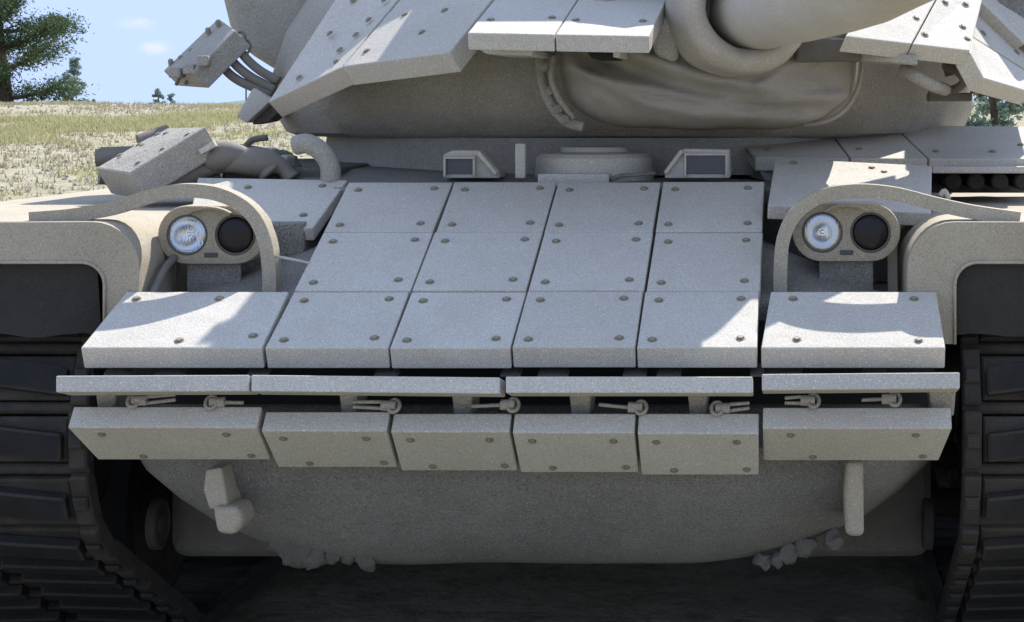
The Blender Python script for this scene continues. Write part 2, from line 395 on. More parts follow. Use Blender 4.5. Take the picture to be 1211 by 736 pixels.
# ---- hull
def hull():
    bm = bmesh.new()
    # cast bow: rings by height, boat shaped in plan
    prof = [  # z, half width, front depth
        (1.43, .60, 5.72), (1.30, .63, 5.44), (1.16, 1.0, 5.16), (1.06, 1.06, 5.13), (.95, 1.09, 5.14), (.87, 1.12, 5.08), (.80, 1.17, 4.99), (.70, 1.12, 5.01),
        (.62, 1.05, 5.065), (.55, .97, 5.12), (.49, .87, 5.18), (.448, .77, 5.235), (.43, .68, 5.27), (.425, .56, 5.32)]
    N = 48; rings = []
    for z, hw, fd in prof:
        row = []
        for k in range(N + 1):
            s = -1 + 2 * k / N
            x = hw * math.copysign(abs(math.sin(s * PI / 2)) ** .9, s)
            e = abs(x) / hw
            y = fd + (.55 if z < 1.1 else .10) * (1 - (1 - min(1, e) ** 8) ** .5)
            row.append(bm.verts.new((x, y, z + .004 * noise.noise(Vector((x * 6, y * 6, z * 6))))))
        rings.append(row)
    for a, b_ in zip(rings, rings[1:]):
        for k in range(N): bm.faces.new([a[k], a[k + 1], b_[k + 1], b_[k]])
    # belly and rear run
    back = [bm.verts.new((v.co.x, 11.3, .43)) for v in rings[-1]]
    for k in range(N): bm.faces.new([rings[-1][k], rings[-1][k + 1], back[k + 1], back[k]])
    o = finish(bm, 'hull', M['hull'], tank, smooth=True, autosm=.7)
    return o
hull_o = hull()
# hull tub, sponsons and deck behind the bow
bm = bmesh.new(); box(bm, -.98, .98, 5.75, 11.3, .45, 1.42); finish(bm, 'hull_side', M['hull'], tank, bevel=.02)
bm = bmesh.new()
prism(bm, [Vector((-.66, 5.700, 1.447)), Vector((.66, 5.700, 1.447)), Vector((1.02, 6.15, 1.50)), Vector((1.02, 11.2, 1.50)), Vector((-1.02, 11.2, 1.50)), Vector((-1.02, 6.15, 1.50))], Vector((0, 0, -.05)))
finish(bm, 'deck', M['hull'], tank, bevel=.006)
bm = bmesh.new(); box(bm, -1.0, -.66, 5.08, 6.3, 1.14, 1.17); box(bm, -.99, -.68, 5.45, 5.75, 1.17, 1.36); finish(bm, 'headlight_shelf', M['hull'], tank, bevel=.008)
bm = bmesh.new(); box(bm, .66, 1.02, 5.08, 6.3, 1.14, 1.17); box(bm, .68, 1.0, 5.62, 5.80, 1.17, 1.42); finish(bm, 'headlight_shelf', M['hull'], tank, bevel=.008)

# tow lugs
for pts, dd in ((((243, 556), (262, 553), (270, 600), (268, 606), (247, 602), (240, 580)), 4.93), (((250, 600), (282, 600), (288, 618), (278, 634), (256, 632)), 4.90)):
    bm = bmesh.new(); prism(bm, [P(x, y, dd) for x, y in pts], Vector((0, .12, 0))); finish(bm, 'tow_lug', M['dusty'], tank, bevel=.016, seg=3)
bm = bmesh.new(); prism(bm, [P(x, y, 4.92) for x, y in ((1001, 545), (1021, 545), (1022, 636), (1000, 635), (998, 590))], Vector((0, .25, .0))); finish(bm, 'tow_lug', M['dusty'], tank, bevel=.016, seg=3)
for cx_, cy_, r_ in ((352, 648, .070), (338, 642, .052), (395, 655, .03), (434, 664, .034), (372, 652, .055), (415, 660, .026), (900, 663, .032), (934, 654, .040), (952, 646, .042), (984, 638, .036), (918, 660, .028)):
    bm = bmesh.new(); r_ *= .8; p = P(cx_, cy_, 5.235)
    bmesh.ops.create_cube(bm, size=1.7 * r_, matrix=Matrix.Translation(p) @ Matrix.Rotation(random.uniform(0, 1.5), 4, 'Y'))
    bmesh.ops.subdivide_edges(bm, edges=bm.edges[:], cuts=4, use_grid_fill=True)
    for v in bm.verts:
        dv = v.co - p; v.co = p + dv * .22 + dv.normalized() * r_ * .72 + noise.noise_vector(v.co * 28) * .016 + noise.noise_vector(v.co * 70) * .005
    finish(bm, 'hull_weld_lump', M['dark'], tank, smooth=True, autosm=.8)
# suspension housings
for s in (-1, 1):
    bm = bmesh.new(); box(bm, .66 * s, 1.12 * s, 5.60, 6.05, .36, .74); finish(bm, 'idler_arm_housing', M['dark'], tank, bevel=.05, seg=3)
    bm = bmesh.new()
    lathe(bm, [(0, .02), (.03, .02), (.032, .012), (.058, .012), (.062, .018), (.072, .014), (.072, -.01)], Vector((1.10 * s, 5.45, .50)), Vector((-s, 0, 0)), 28)
    finish(bm, 'idler_hub', M['tracksteel'], tank, smooth=True, autosm=.6)

# ---- fenders
def fender(s):
    X = lambda v: v * s
    zt = 1.384; r = .125; xi = 1.02; xo = 1.86
    bm = bmesh.new(); out = [Vector((X(xo), 0, zt - .02))]
    out = [Vector((X(xo), 0, 1.05)), Vector((X(xo), 0, zt - .03)), Vector((X(xo - .03), 0, zt))]
    for k in range(9):
        a = PI / 2 * k / 8; out.append(Vector((X(xi + r - r * math.sin(a)), 0, zt - r + r * math.cos(a))))
    out.append(Vector((X(xi + .0), 0, 1.09)))
    n = len(out); pro = [p.copy() for p in out]
    inn = []
    for i, p in enumerate(pro):
        a = pro[max(0, i - 1)]; b_ = pro[min(n - 1, i + 1)]; tt = (b_ - a).normalized(); nn = Vector((tt.z, 0, -tt.x))
        if (Vector((X(1.4), 0, 1.1)) - p).dot(nn) < 0: nn = -nn
        inn.append(p + nn * .014)
    rings = []
    for y in (5.09, 11.2):
        rings.append(([bm.verts.new(p + Vector((0, y, 0))) for p in pro], [bm.verts.new(p + Vector((0, y, 0))) for p in inn]))
    (a0, i0), (a1, i1) = rings
    for k in range(n - 1):
        bm.faces.new([a0[k], a0[k + 1], a1[k + 1], a1[k]]); bm.faces.new([i0[k], i1[k], i1[k + 1], i0[k + 1]])
        bm.faces.new([a0[k], i0[k], i0[k + 1], a0[k + 1]]); bm.faces.new([a1[k], a1[k + 1], i1[k + 1], i1[k]])
    o = finish(bm, 'fender', M['dusty'], tank, smooth=True, autosm=.5)
    # front flange with its rounded opening
    bm = bmesh.new(); zo = 1.277; xoi = 1.112 if s < 0 else 1.145; rr = .06
    outer = [p for p in pro[3:]]
    inner = [Vector((X(xoi), 0, 1.06))] + [Vector((X(xoi + rr - rr * math.cos(PI / 2 * k / 6)), 0, zo - rr + rr * math.sin(PI / 2 * k / 6))) for k in range(7)] + [Vector((X(xo - .06), 0, zo))]
    poly = [Vector((X(xo - .002), 0, zt - .004))] + outer + [Vector((X(xi), 0, 1.06))] + inner + [Vector((X(xo - .002), 0, zo))]
    prism(bm, [Vector((p.x, 5.075, p.z)) for p in poly], Vector((0, .014, 0)))
    fl = finish(bm, 'fender_flange', M['dusty'], o, bevel=.0)
    # dark rounded lip of the mud-flap opening
    bm = bmesh.new()
    path = [p + Vector((0, 5.072, 0)) for p in inner]
    tube(bm, path, .0045, 8); finish(bm, 'opening_lip', M['dusty'], o, smooth=True)
    return o
fl = fender(-1); fr_ = fender(1)
M['flap'] = mat('dusty_rubber_flap', (0.10, 0.098, 0.092), .9, grain=.5, gscale=260, bump=.5, bscale=40, var=.5, vscale=3, col2=(.06, .058, .058), spec=.15)
for s in (-1, 1):
    bm = bmesh.new(); N_ = 14; g = []
    for j in range(7):
        z = 1.282 - j * .034; g.append([bm.verts.new((s * (1.14 + .68 * i / N_), 5.094 - .010 * j / 6 * math.sin(i * .9 + s) + .004 * j, z + (.006 * math.sin(i * 1.3) if j == 6 else 0))) for i in range(N_ + 1)])
    for j in range(6):
        for i in range(N_): bm.faces.new([g[j][i], g[j][i + 1], g[j + 1][i + 1], g[j + 1][i]])
    r_ = bmesh.ops.solidify(bm, geom=bm.faces[:], thickness=.008)
    finish(bm, 'mud_flap', M['flap'], tank, smooth=True, autosm=.6)
# dark inner mud guard behind each opening
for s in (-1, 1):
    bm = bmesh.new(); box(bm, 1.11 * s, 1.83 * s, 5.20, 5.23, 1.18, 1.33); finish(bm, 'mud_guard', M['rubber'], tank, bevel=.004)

# ---- headlights
def headlight(cx_, cy_, ir_first=False):
    d = 5.27; c0 = P(cx_, cy_, d + .0); a = .068; r = .081
    def stad(hr, y, n=14):
        pts = []
        for k in range(n + 1): t_ = -PI / 2 + PI * k / n; pts.append(c0 + Vector((a + hr * math.cos(t_), y, hr * math.sin(t_))))
        for k in range(n + 1): t_ = PI / 2 + PI * k / n; pts.append(c0 + Vector((-a + hr * math.cos(t_), y, hr * math.sin(t_))))
        return pts
    bm = bmesh.new(); rings = []
    # stadium body: front face with two round wells, then side wall and back
    prof = [(r - .012, -.002), (r - .002, .0), (r, .008), (r, .085), (r - .012, .125), (r - .05, .15)]
    rings = [[bm.verts.new(p) for p in stad(h, y)] for h, y in prof]
    n = len(rings[0])
    for p_, q_ in zip(rings, rings[1:]):
        for k in range(n): bm.faces.new([p_[k], p_[(k + 1) % n], q_[(k + 1) % n], q_[k]])
    bm.faces.new(rings[-1])
    wells = []
    for sx in (-1, 1):
        wc = c0 + Vector((sx * .0665, -.002, 0)); wells.append(wc)
        w0 = [bm.verts.new(wc + Vector((.051 * math.cos(2 * PI * k / 32), 0, .051 * math.sin(2 * PI * k / 32)))) for k in range(32)]
        es = [bm.edges.new((w0[k], w0[(k + 1) % 32])) for k in range(32)]
    front = [e for e in bm.edges if all(abs(v.co.y - (c0.y - .002)) < 1e-5 for v in e.verts)]
    bmesh.ops.triangle_fill(bm, use_beauty=True, use_dissolve=False, edges=front)
    o = finish(bm, 'headlight_housing', M['dusty'], tank, smooth=True, autosm=.5)
    for i, wc in enumerate(wells):
        bm = bmesh.new(); lathe(bm, [(.050, -.002), (.0535, .003), (.056, .002), (.057, -.002)], wc, Vector((0, -1, 0)), 32)
        lathe(bm, [(.051, .0), (.051, -.02)], wc, Vector((0, -1, 0)), 32)
        finish(bm, 'lens_ring', M['dark'], o, smooth=True, autosm=.6)
        clear = (i == 0)
        bm = bmesh.new()
        if clear:
            lathe(bm, [(.050, -.004), (.046, -.018), (.036, -.033), (.022, -.043), (.008, -.048), (0, -.048)], wc, Vector((0, -1, 0)), 32)
            lathe(bm, [(.009, -.046), (.011, -.03), (.008, -.022), (0, -.02)], wc, Vector((0, -1, 0)), 16)
            finish(bm, 'reflector', M['reflector'], o, smooth=True)
            bm = bmesh.new(); lathe(bm, [(.0505, -.006), (.0505, -.001), (.042, .004), (.025, .008), (0, .0095)], wc, Vector((0, -1, 0)), 32)
            lathe(bm, [(.0505, -.006), (.042, .0), (.025, .004), (0, .0055)], wc, Vector((0, -1, 0)), 32)
            x = finish(bm, 'lens', M['lens'], o, smooth=True); x['label'] = 'clear glass lens'
        else:
            lathe(bm, [(.0505, -.008), (.0505, -.004), (.042, .0), (.025, .003), (0, .004)], wc, Vector((0, -1, 0)), 32)
            x = finish(bm, 'lens', M['ir'], o, smooth=True); x['label'] = 'black infrared lens'
    # brow across the top, marker lamp below
    bm = bmesh.new(); strap(bm, [c0 + Vector((x, 0, .060 + .016 * (1 - (x / .06) ** 2))) for x in (-.06, -.04, -.02, 0, .02, .04, .06)], .003, -.03, .0)
    finish(bm, 'brow', M['dusty'], o)
    bm = bmesh.new(); box(bm, c0.x - .018, c0.x + .018, c0.y - .007, c0.y + .005, c0.z - .061, c0.z - .049); finish(bm, 'marker_lamp', M['glass'], o, bevel=.002)
    bm = bmesh.new()
    tube(bm, [c0 + Vector((0, .07, -.07)), c0 + Vector((0, .07, -.12)), c0 + Vector((0, .075, -.20))], [.045, .038, .06], 20)
    box(bm, c0.x - .075, c0.x + .075, c0.y + .02, c0.y + .03, c0.z - .20, c0.z - .08)
    finish(bm, 'lamp_mount', M['hull'], o, bevel=.003)
    return o
headlight(250, 278)
headlight(1001, 275)
def guard(pts, legs, sgn):
    bm = bmesh.new(); n_ = len(pts); pp = catmull([P(x, y, 5.20 - .07 * max(0, (i_ - 4) / (n_ - 5)) ** 1.2) for i_, (x, y) in enumerate(pts)], 6)
    strap(bm, pp, .0185, -.01, .05)
    o = finish(bm, 'headlight_guard', M['dusty'], tank, smooth=True, autosm=.5, bevel=0)
    bm = bmesh.new()
    for x in legs:
        strap(bm, [P(x[0], x[1], 5.36), P(x[2], x[3], 5.36)], .014, 0, .02)
    finish(bm, 'guard_leg', M['dusty'], o, bevel=.002)
    return o
guard([(319, 352), (319, 320), (314, 285), (301, 257), (280, 239), (250, 228), (210, 226), (172, 234), (130, 247), (85, 255), (36, 259)], [(205, 285, 200, 350)], -1)
guard([(923, 352), (923, 320), (926, 285), (938, 257), (960, 238), (985, 229), (1020, 226), (1060, 230), (1100, 240), (1150, 251), (1206, 259)], [(1055, 285, 1056, 350)], 1)

# glimpses of cabling beside the lamps
bm = bmesh.new(); tube(bm, [P(325, 303, 5.2), P(355, 309, 5.2), P(385, 316, 5.25)], .004, 8); finish(bm, 'lamp_cable', M['tile'], tank, smooth=True)
bm = bmesh.new(); tube(bm, catmull([P(212, 300, 5.3), P(195, 318, 5.2), P(180, 350, 5.1)], 5), .011, 8); finish(bm, 'lamp_conduit', M['hose'], tank, smooth=True)

# ---- driver's station
def periscope(x0, x1, y0, y1, gx0, gx1, gy0, gy1, wedge):
    d = 5.80; bm = bmesh.new()
    top = [(x0, y1), (x0, y0), (x1, y0), (x1, y1)] if not wedge else wedge
    prism(bm, [P(x, y, d) for x, y in top], Vector((0, .12, 0)))
    o = finish(bm, 'periscope', M['tile'], tank, bevel=.004)
    bm = bmesh.new(); a, b_ = P(gx0, gy1, d - .004), P(gx1, gy0, d - .004)
    box(bm, a.x, b_.x, d - .004, d + .01, a.z, b_.z); finish(bm, 'periscope_glass', M['glass'], o, bevel=.001)
    # hood frame round the glass
    bm = bmesh.new(); t_ = .007
    for (u0, v0, u1, v1) in ((a.x - t_, b_.z, b_.x + t_, b_.z + t_), (a.x - t_, a.z - t_, a.x, b_.z), (b_.x, a.z - t_, b_.x + t_, b_.z)):
        box(bm, u0, u1, d - .02, d + .001, v0, v1)
    finish(bm, 'hood', M['tile'], o, bevel=.0015)
    return o
periscope(525, 590, 178, 209, 528, 560, 188, 206, [(524, 211), (524, 183), (535, 178), (568, 178), (590, 203), (591, 211)])
periscope(785, 862, 176, 209, 812, 858, 184, 206, [(786, 211), (787, 201), (808, 176), (862, 177), (863, 211)])
for a in ((566, 180, 588, 206), (807, 178, 787, 205)):
    bm = bmesh.new(); strap(bm, [P(a[0], a[1], 5.8), P(a[2], a[3], 5.8)], .006, -.02, .02); finish(bm, 'hood_rib', M['tile'], tank, bevel=.002)
bm = bmesh.new(); hc = P(703, 205, 5.97)
lathe(bm, [(0, .083), (.10, .083), (.105, .078), (.105, .068), (.165, .062), (.18, .05), (.185, 0), (.185, -.05)], hc, Vector((0, 0, 1)), 40)
ho = finish(bm, 'driver_hatch', M['tile'], tank, smooth=True, autosm=.5)
bm = bmesh.new(); a = P(609, 211, 5.78); b_ = P(621, 170, 5.78); box(bm, a.x, b_.x, 5.78, 5.81, a.z, b_.z); finish(bm, 'hatch_stop', M['tile'], tank, bevel=.003)
bm = bmesh.new(); a = P(636, 213, 5.74); b_ = P(720, 206, 5.74); box(bm, a.x, b_.x, 5.74, 5.80, a.z - .02, b_.z); finish(bm, 'hatch_ledge', M['tile'], tank, bevel=.003)
bm = bmesh.new(); tube(bm, [P(722, 213, 5.76), P(735, 208, 5.78), P(775, 205, 5.8)], .006, 8); finish(bm, 'hatch_hinge_rod', M['hull'], tank, smooth=True)

# ---- turret
TC = Vector((.10, 7.25, 0))
def turret():
    bm = bmesh.new(); N = 96; rings = []
    prof = [(1.586, 1.20, 6.16), (1.60, 1.235, 6.10), (1.68, 1.27, 6.02), (1.80, 1.27, 5.98), (1.95, 1.22, 6.00), (2.15, 1.10, 6.10), (2.40, .95, 6.28), (2.64, .82, 6.42), (2.74, .6, 6.6)]
    for z, hw, fd in prof:
        row = []
        for k in range(N):
            a = 2 * PI * k / N; ca, sa = math.cos(a), math.sin(a); e = 2 / 2.7
            x = hw * math.copysign(abs(ca) ** e, ca); ly = TC.y - fd if sa > 0 else 1.9
            y = -ly * math.copysign(abs(sa) ** e, sa)
            p = Vector((TC.x + x, TC.y + y, z)); p += Vector((0, 1, 0)) * .012 * noise.noise(p * 2.3) + Vector((0, 0, 0))
            row.append(bm.verts.new(p))
        rings.append(row)
    for a, b_ in zip(rings, rings[1:]):
        for k in range(N): bm.faces.new([a[k], a[(k + 1) % N], b_[(k + 1) % N], b_[k]])
    bm.faces.new(rings[-1]); bm.faces.new(list(reversed(rings[0])))
    o = finish(bm, 'turret', M['cast'], tank, smooth=True, autosm=.6)
    bm = bmesh.new(); rings = []
    for z in (1.47, 1.588):
        row = []
        for k in range(N):
            a = 2 * PI * k / N; ca, sa = math.cos(a), math.sin(a); e = 2 / 2.5
            row.append(bm.verts.new((TC.x + 1.10 * math.copysign(abs(ca) ** e, ca), TC.y - (1.12 + (1.588 - z) * .5) * math.copysign(abs(sa) ** e, sa), z)))
        rings.append(row)
    for k in range(N): bm.faces.new([rings[0][k], rings[0][(k + 1) % N], rings[1][(k + 1) % N], rings[1][k]])
    finish(bm, 'turret_race', M['cast'], tank, smooth=True)
    bm = bmesh.new(); lathe(bm, [(.42, 0), (.42, .30), (.36, .46), (.2, .52), (0, .53)], Vector((.55, 7.6, 2.6)), Vector((0, 0, 1)), 32)
    finish(bm, 'cupola', M['cast'], tank, smooth=True, autosm=.6)
    return o
turret()
# cheek bulge on the left, seen dark against the sky
def lump(name, pts, d, depth, m, bev, slope=Vector((0, 0, 0))):
    bm = bmesh.new(); prism(bm, [P(x, y, d) for x, y in pts], Vector((0, depth, 0)) + slope)
    return finish(bm, name, m, tank, bevel=bev, seg=4, smooth=True, autosm=.9)
lump('turret_side_bin', [(246, -140), (256, -20), (268, 30), (283, 58), (318, 80), (356, 92), (440, 40), (470, -140)], 6.80, .6, M['cast'], .05)
for (a, b_) in (((343, 39), (351, 47)), ((362, 18), (372, 30)), ((385, 2), (393, 8))):
    bm = bmesh.new(); tube(bm, [P(a[0], a[1], 6.74), P(b_[0], b_[1], 6.78)], .008, 8); finish(bm, 'bin_clip', M['tile'], tank, smooth=True)
lump('hinge_block', [(335, 52), (345, 47), (356, 62), (344, 76), (332, 66)], 6.7, .12, M['black'], .004)

# left cheek tiles
p1, p2, p4 = P(405, 79, 5.75), P(532, 62, 5.5), P(473, 0, 6.06)
k = 1.25; up = (p4 - p1) * k
tile([p1, p2, p2 + up, p1 + up], .07, ((.12, .16), (.55, .30), (.2, .58), (.60, .55), (.16, .9), (.9, .9)), label=None)
q1, q2 = P(317, 121, 6.02), P(403, 80, 5.77); uq = (P(396, 0, 6.27) - q1)
tile([q1, q2, p1 + up + Vector((-.01, 0, 0)), q1 + uq * k], .07, ((.3, .12), (.80, .14), (.70, .28), (.78, .42), (.3, .5), (.8, .58), (.3, .8), (.8, .8)))
# brackets and nuts under those tiles
for x, y, r_ in ((487, 80, .016), (500, 78, .011), (447, 83, .012), (395, 100, .016), (362, 118, .013), (430, 86, .014), (553, 62, .016)):
    bm = bmesh.new(); dm = 5.85 + max(0, (470 - x) / 100 * .3); tube(bm, [P(x - 6, y, dm), P(x + 7, y - 1, dm - .03)], r_, 10); tube(bm, [P(x, y - 12, dm + .06), P(x, y, dm)], r_ * .6, 8)
    finish(bm, 'tile_mount', M['cast'], tank, smooth=True, autosm=.7)
# centre brow tiles
c1, c2, c3 = P(552, 39, 5.35), P(656, 41, 5.33), P(768, 43, 5.30)
v1 = P(580, 5, 5.65) - c1
for a, b_, bb in ((c1, c2, ((.15, .2), (.85, .25), (.3, .95), (.85, .62))), (c2, c3, ((.12, .22), (.86, .22), (.15, .6), (.86, .6)))):
    g_ = Vector((.002, 0, 0)); tile([a + g_, b_ - g_, b_ - g_ + v1 * 2.2, a + g_ + v1 * 2.2], .05, bb)
for q in (((563, 56), (630, 58), (630, 66), (575, 64)),):
    lump('brow_bracket_or_hollow', q, 5.45, .5, M['tile'], .004)
lump('brow_bracket_or_hollow', [(690, 57), (735, 57), (728, 70), (700, 70)], 5.5, .4, M['black'], .01)  # black paint stands for the shade in the hollow under the brow
lump('brow_bracket_or_hollow', [(725, 57), (733, 57), (733, 68), (725, 68)], 5.42, .4, M['tile'], .003)
lump('brow_bracket_or_hollow', [(768, 44), (800, 0), (815, 0), (800, 75), (775, 66)], 5.6, .35, M['cast'], .02)

# unseen second tier above the frame, added to shade the glacis and brow
for x0, x1 in ((-.22, .06), (.065, .34), (.345, .62)):
    for (y0, z0, y1, z1) in ((5.90, 2.28, 6.10, 2.60), (6.103, 2.605, 6.30, 2.92)):
        tile([Vector((x0, y0, z0)), Vector((x1, y0, z0)), Vector((x1, y1, z1)), Vector((x0, y1, z1))], .05)
bm = bmesh.new(); box(bm, -.20, .60, 6.22, 6.7, 2.60, 2.88); finish(bm, 'roof_shade_box', M['cast'], tank, bevel=.02)  # unseen box added with the tier to cast shade forward
# right cheek tiles, in the sun
e1, e2 = P(1000, 43, 5.50), P(1147, 60, 5.72); ev = P(1040, -20, 5.90) - e1
tile([e1, bil([e1, e2, e2, e1], .52, 0), bil([e1, e2, e2, e1], .52, 0) + ev * 1.5, e1 + ev * 1.5], .055, ((.2, .4), (.86, .3), (.5, .8)))
eM = bil([e1, e2, e2, e1], .53, 0)
tile([eM, e2, e2 + ev * 1.35 + Vector((-.05, 0, 0)), eM + ev * 1.35], .055, ((.12, .14), (.75, .3), (.65, .62), (.2, .6), (.9, .15)))
d1, d2 = P(1149, 66, 5.74), P(1222, 110, 6.02)
tile([P(1147, 62, 5.73), P(1163, 93, 5.76), d2, P(1225, 92, 6.2), P(1150, 44, 6.0)], .06, ())
for x, y, d_ in ((1143, 47, 5.95),):
    pass
tile([P(1148, 42, 6.03), P(1226, 90, 6.25), P(1226, 60, 6.5), P(1143, 0, 6.3)], .05, ((.2, .3), (.7, .4)))
lump('turret_side_bin', [(1137, -60), (1139, 4), (1215, 82), (1240, 60), (1240, -60)], 6.35, .5, M['hull'], .02)
o, n = slab('bin_lid', [P(1160, 2, 6.25), P(1212, 52, 6.28), P(1230, 40, 6.5), P(1230, -30, 6.5), P(1160, -30, 6.4)], .05, M['tile'], tank, .004)
for q in (((945, 46), (1003, 46), (1003, 62), (1018, 62), (1018, 71), (941, 74)),):
    lump('cheek_bracket', q, 5.60, .3, M['dark'], .004)
lump('cheek_bracket', [(1018, 58), (1085, 66), (1085, 77), (1018, 71)], 5.62, .3, M['cast'], .004)
# lifting eye, hose and straps under the right cheek
bm = bmesh.new(); tube(bm, catmull([P(1070, 82, 5.78), P(1082, 90, 5.74), P(1100, 100, 5.76), P(1118, 106, 5.85)], 5), .02, 12); finish(bm, 'lifting_loop', M['cast'], tank, smooth=True)
bm = bmesh.new(); tube(bm, catmull([P(1118, 78, 5.9), P(1132, 84, 5.85), P(1140, 96, 5.85), P(1128, 106, 5.9), P(1100, 108, 5.95)], 5), .014, 10); finish(bm, 'lifting_loop', M['dark'], tank, smooth=True)
bm = bmesh.new(); box(bm, P(1098, 100, 6).x, P(1148, 100, 6).x, 5.95, 6.1, P(0, 120, 6).z, P(0, 110, 6).z); finish(bm, 'cheek_bracket', M['dark'], tank, bevel=.005)
for x, y in ((1120, 84), (1160, 108), (1178, 114), (1150, 104)):
    bm = bmesh.new(); tube(bm, [P(x, y - 6, 6.0), P(x + 3, y + 6, 6.0)], .014, 8); finish(bm, 'tile_mount', M['dark'], tank, smooth=True)

# ---- mantlet canvas cover
def canvas():
    bm = bmesh.new(); NU, NV = 90, 56
    xL, xR = P(652, 0, 5.75).x, P(1018, 0, 5.75).x; zb, zt = 1.632, 2.25
    gc = P(880, 10, 5.45)
    grid = []
    for j in range(NV + 1):
        v = -1 + 2 * j / NV; row = []
        for i in range(NU + 1):
            u = -1 + 2 * i / NU
            x = (xL + xR) / 2 + (xR - xL) / 2 * u
            z = (zb + zt) / 2 + (zt - zb) / 2 * v
            # round the lower corners
            cu, cv = abs(u), max(0, -v)
            rr = (cu ** 5 + cv ** 5) ** (1 / 5)
            edge = min(1, max(abs(u), abs(v)))
            prof = max(0, 1 - rr ** 6) ** .42
            if rr > 1: # pull outside corner back in
                x = (xL + xR) / 2 + (xR - xL) / 2 * u / rr; z = (zb + zt) / 2 + (zt - zb) / 2 * v / rr
            p = Vector((x, 0, z)); dx, dz = x - gc.x, z - gc.z; dist = math.hypot(dx, dz * 1.2)
            y = 6.02 - .30 * prof
            # pulled forward to the gun collar
            y -= .14 * math.exp(-(dist / .26) ** 2)
            # loose hanging cloth: ridged swags centred on the gun, plus pulled pleats
            an = math.atan2(dz, dx)
            q = Vector((dist * 7 + .5 * noise.noise(p * 4), an * .9, 2.0))
            rg = 1 - abs(noise.noise(q)) * 2.2; rg2 = 1 - abs(noise.noise(Vector((dist * 15, an * 2.0 + x * 2, 7.0)))) * 2.2
            y -= (.022 * max(0, rg) ** 2 + .008 * max(0, rg2) ** 2) * min(1, prof * 1.6)
            y += .05 * noise.noise(p * 4.5) * prof + .016 * noise.noise(Vector((x * 7, 0, z * 16))) * prof + .008 * noise.noise(p * 22.0) * prof
            pl = (z - 1.90) + .42 * (x - .12) - .25 * (x - .12) ** 2; y -= .05 * math.exp(-(pl / .018) ** 2) * prof * min(1, max(0, (1.0 - x) * 2))
            y += .045 * math.exp(-((pl + .05) / .022) ** 2) * prof; y -= .035 * math.exp(-((pl + .10 + .03 * math.sin(x * 6)) / .018) ** 2) * prof
            pl = (z - 1.76) + .10 * (x - .12) - .22 * (x - .45) ** 2; y -= .04 * math.exp(-(pl / .015) ** 2) * prof
            pl = (z - 1.95) - .55 * (x - .95); y -= .022 * math.exp(-(pl / .014) ** 2) * prof * (1 if x > .6 else 0)
            z -= .018 * (1 - abs(u) ** 2) * max(0, -v) * (1 + noise.noise(Vector((x * 5, 0, 1))))
            row.append(bm.verts.new((x, y, z)))
        grid.append(row)
    for j in range(NV):
        for i in range(NU): bm.faces.new([grid[j][i], grid[j][i + 1], grid[j + 1][i + 1], grid[j + 1][i]])
    o = finish(bm, 'mantlet_cover', M['canvas'], tank, smooth=True)
    bm = bmesh.new(); pts = [P(x, y, d_) for x, y, d_ in ((1021, 40, 5.82), (1020, 80, 5.82), (1013, 108, 5.82), (999, 130, 5.82), (978, 143, 5.84), (950, 148, 5.88))]
    tube(bm, catmull(pts, 6), .0075, 8); finish(bm, 'cover_hem', M['canvas'], o, smooth=True)
    # strap rail at the left edge
    bm = bmesh.new()
    tube(bm, catmull([P(640, 60, 5.84), P(640, 90, 5.82), P(650, 120, 5.8), (P(668, 142, 5.8)), P(690, 150, 5.8)], 6), .017, 8)
    tube(bm, catmull([P(655, 66, 5.78), P(652, 92, 5.76), P(662, 118, 5.76), P(678, 140, 5.78)], 6), .009, 8)
    finish(bm, 'cover_strap', M['cast'], o, smooth=True)
    for x, y in ((643, 80), (650, 108), (660, 130), (668, 142)):
        bm = bmesh.new(); lathe(bm, [(.014, 0), (.014, .01), (0, .012)], P(x, y, 5.765), Vector((0, -1, .2)), 10); finish(bm, 'buckle', M['bolt'], o)
canvas()

# ---- gun
ga = P(886, 14, 5.62); gd = Vector((math.sin(R(20)), -math.cos(R(20)), math.sin(R(3.2)))).normalized()
bm = bmesh.new()
lathe(bm, [(.125, -.5), (.122, 0), (.122, .25), (.128, .45), (.131, .75), (.128, .95), (.112, 1.15), (.098, 1.35), (.092, 1.6), (.085, 2.2), (.082, 2.4), (.115, 2.5), (.115, 3.1), (.082, 3.2), (.075, 4.4), (.06, 4.42), (.055, 4.0), (0, 4.0)], ga, gd, 56)
finish(bm, 'gun_barrel', M['gun'], tank, smooth=True, autosm=.8)
bm = bmesh.new(); gc_ = P(884, 8, 5.50)
prof = [(.19, -.20), (.195, -.10)]
for k in range(13):
    a = -.3 + PI * 1.15 * k / 12; prof.append((.158 + .038 * math.cos(a), -.02 + .05 * math.sin(a)))
prof += [(.118, -.06)]
lathe(bm, prof, gc_, gd, 64)
for v in bm.verts: v.co += gd * .010 * noise.noise(v.co * 9) + noise.noise_vector(v.co * 14) * .006
finish(bm, 'gun_collar', M['collar'], tank, smooth=True)

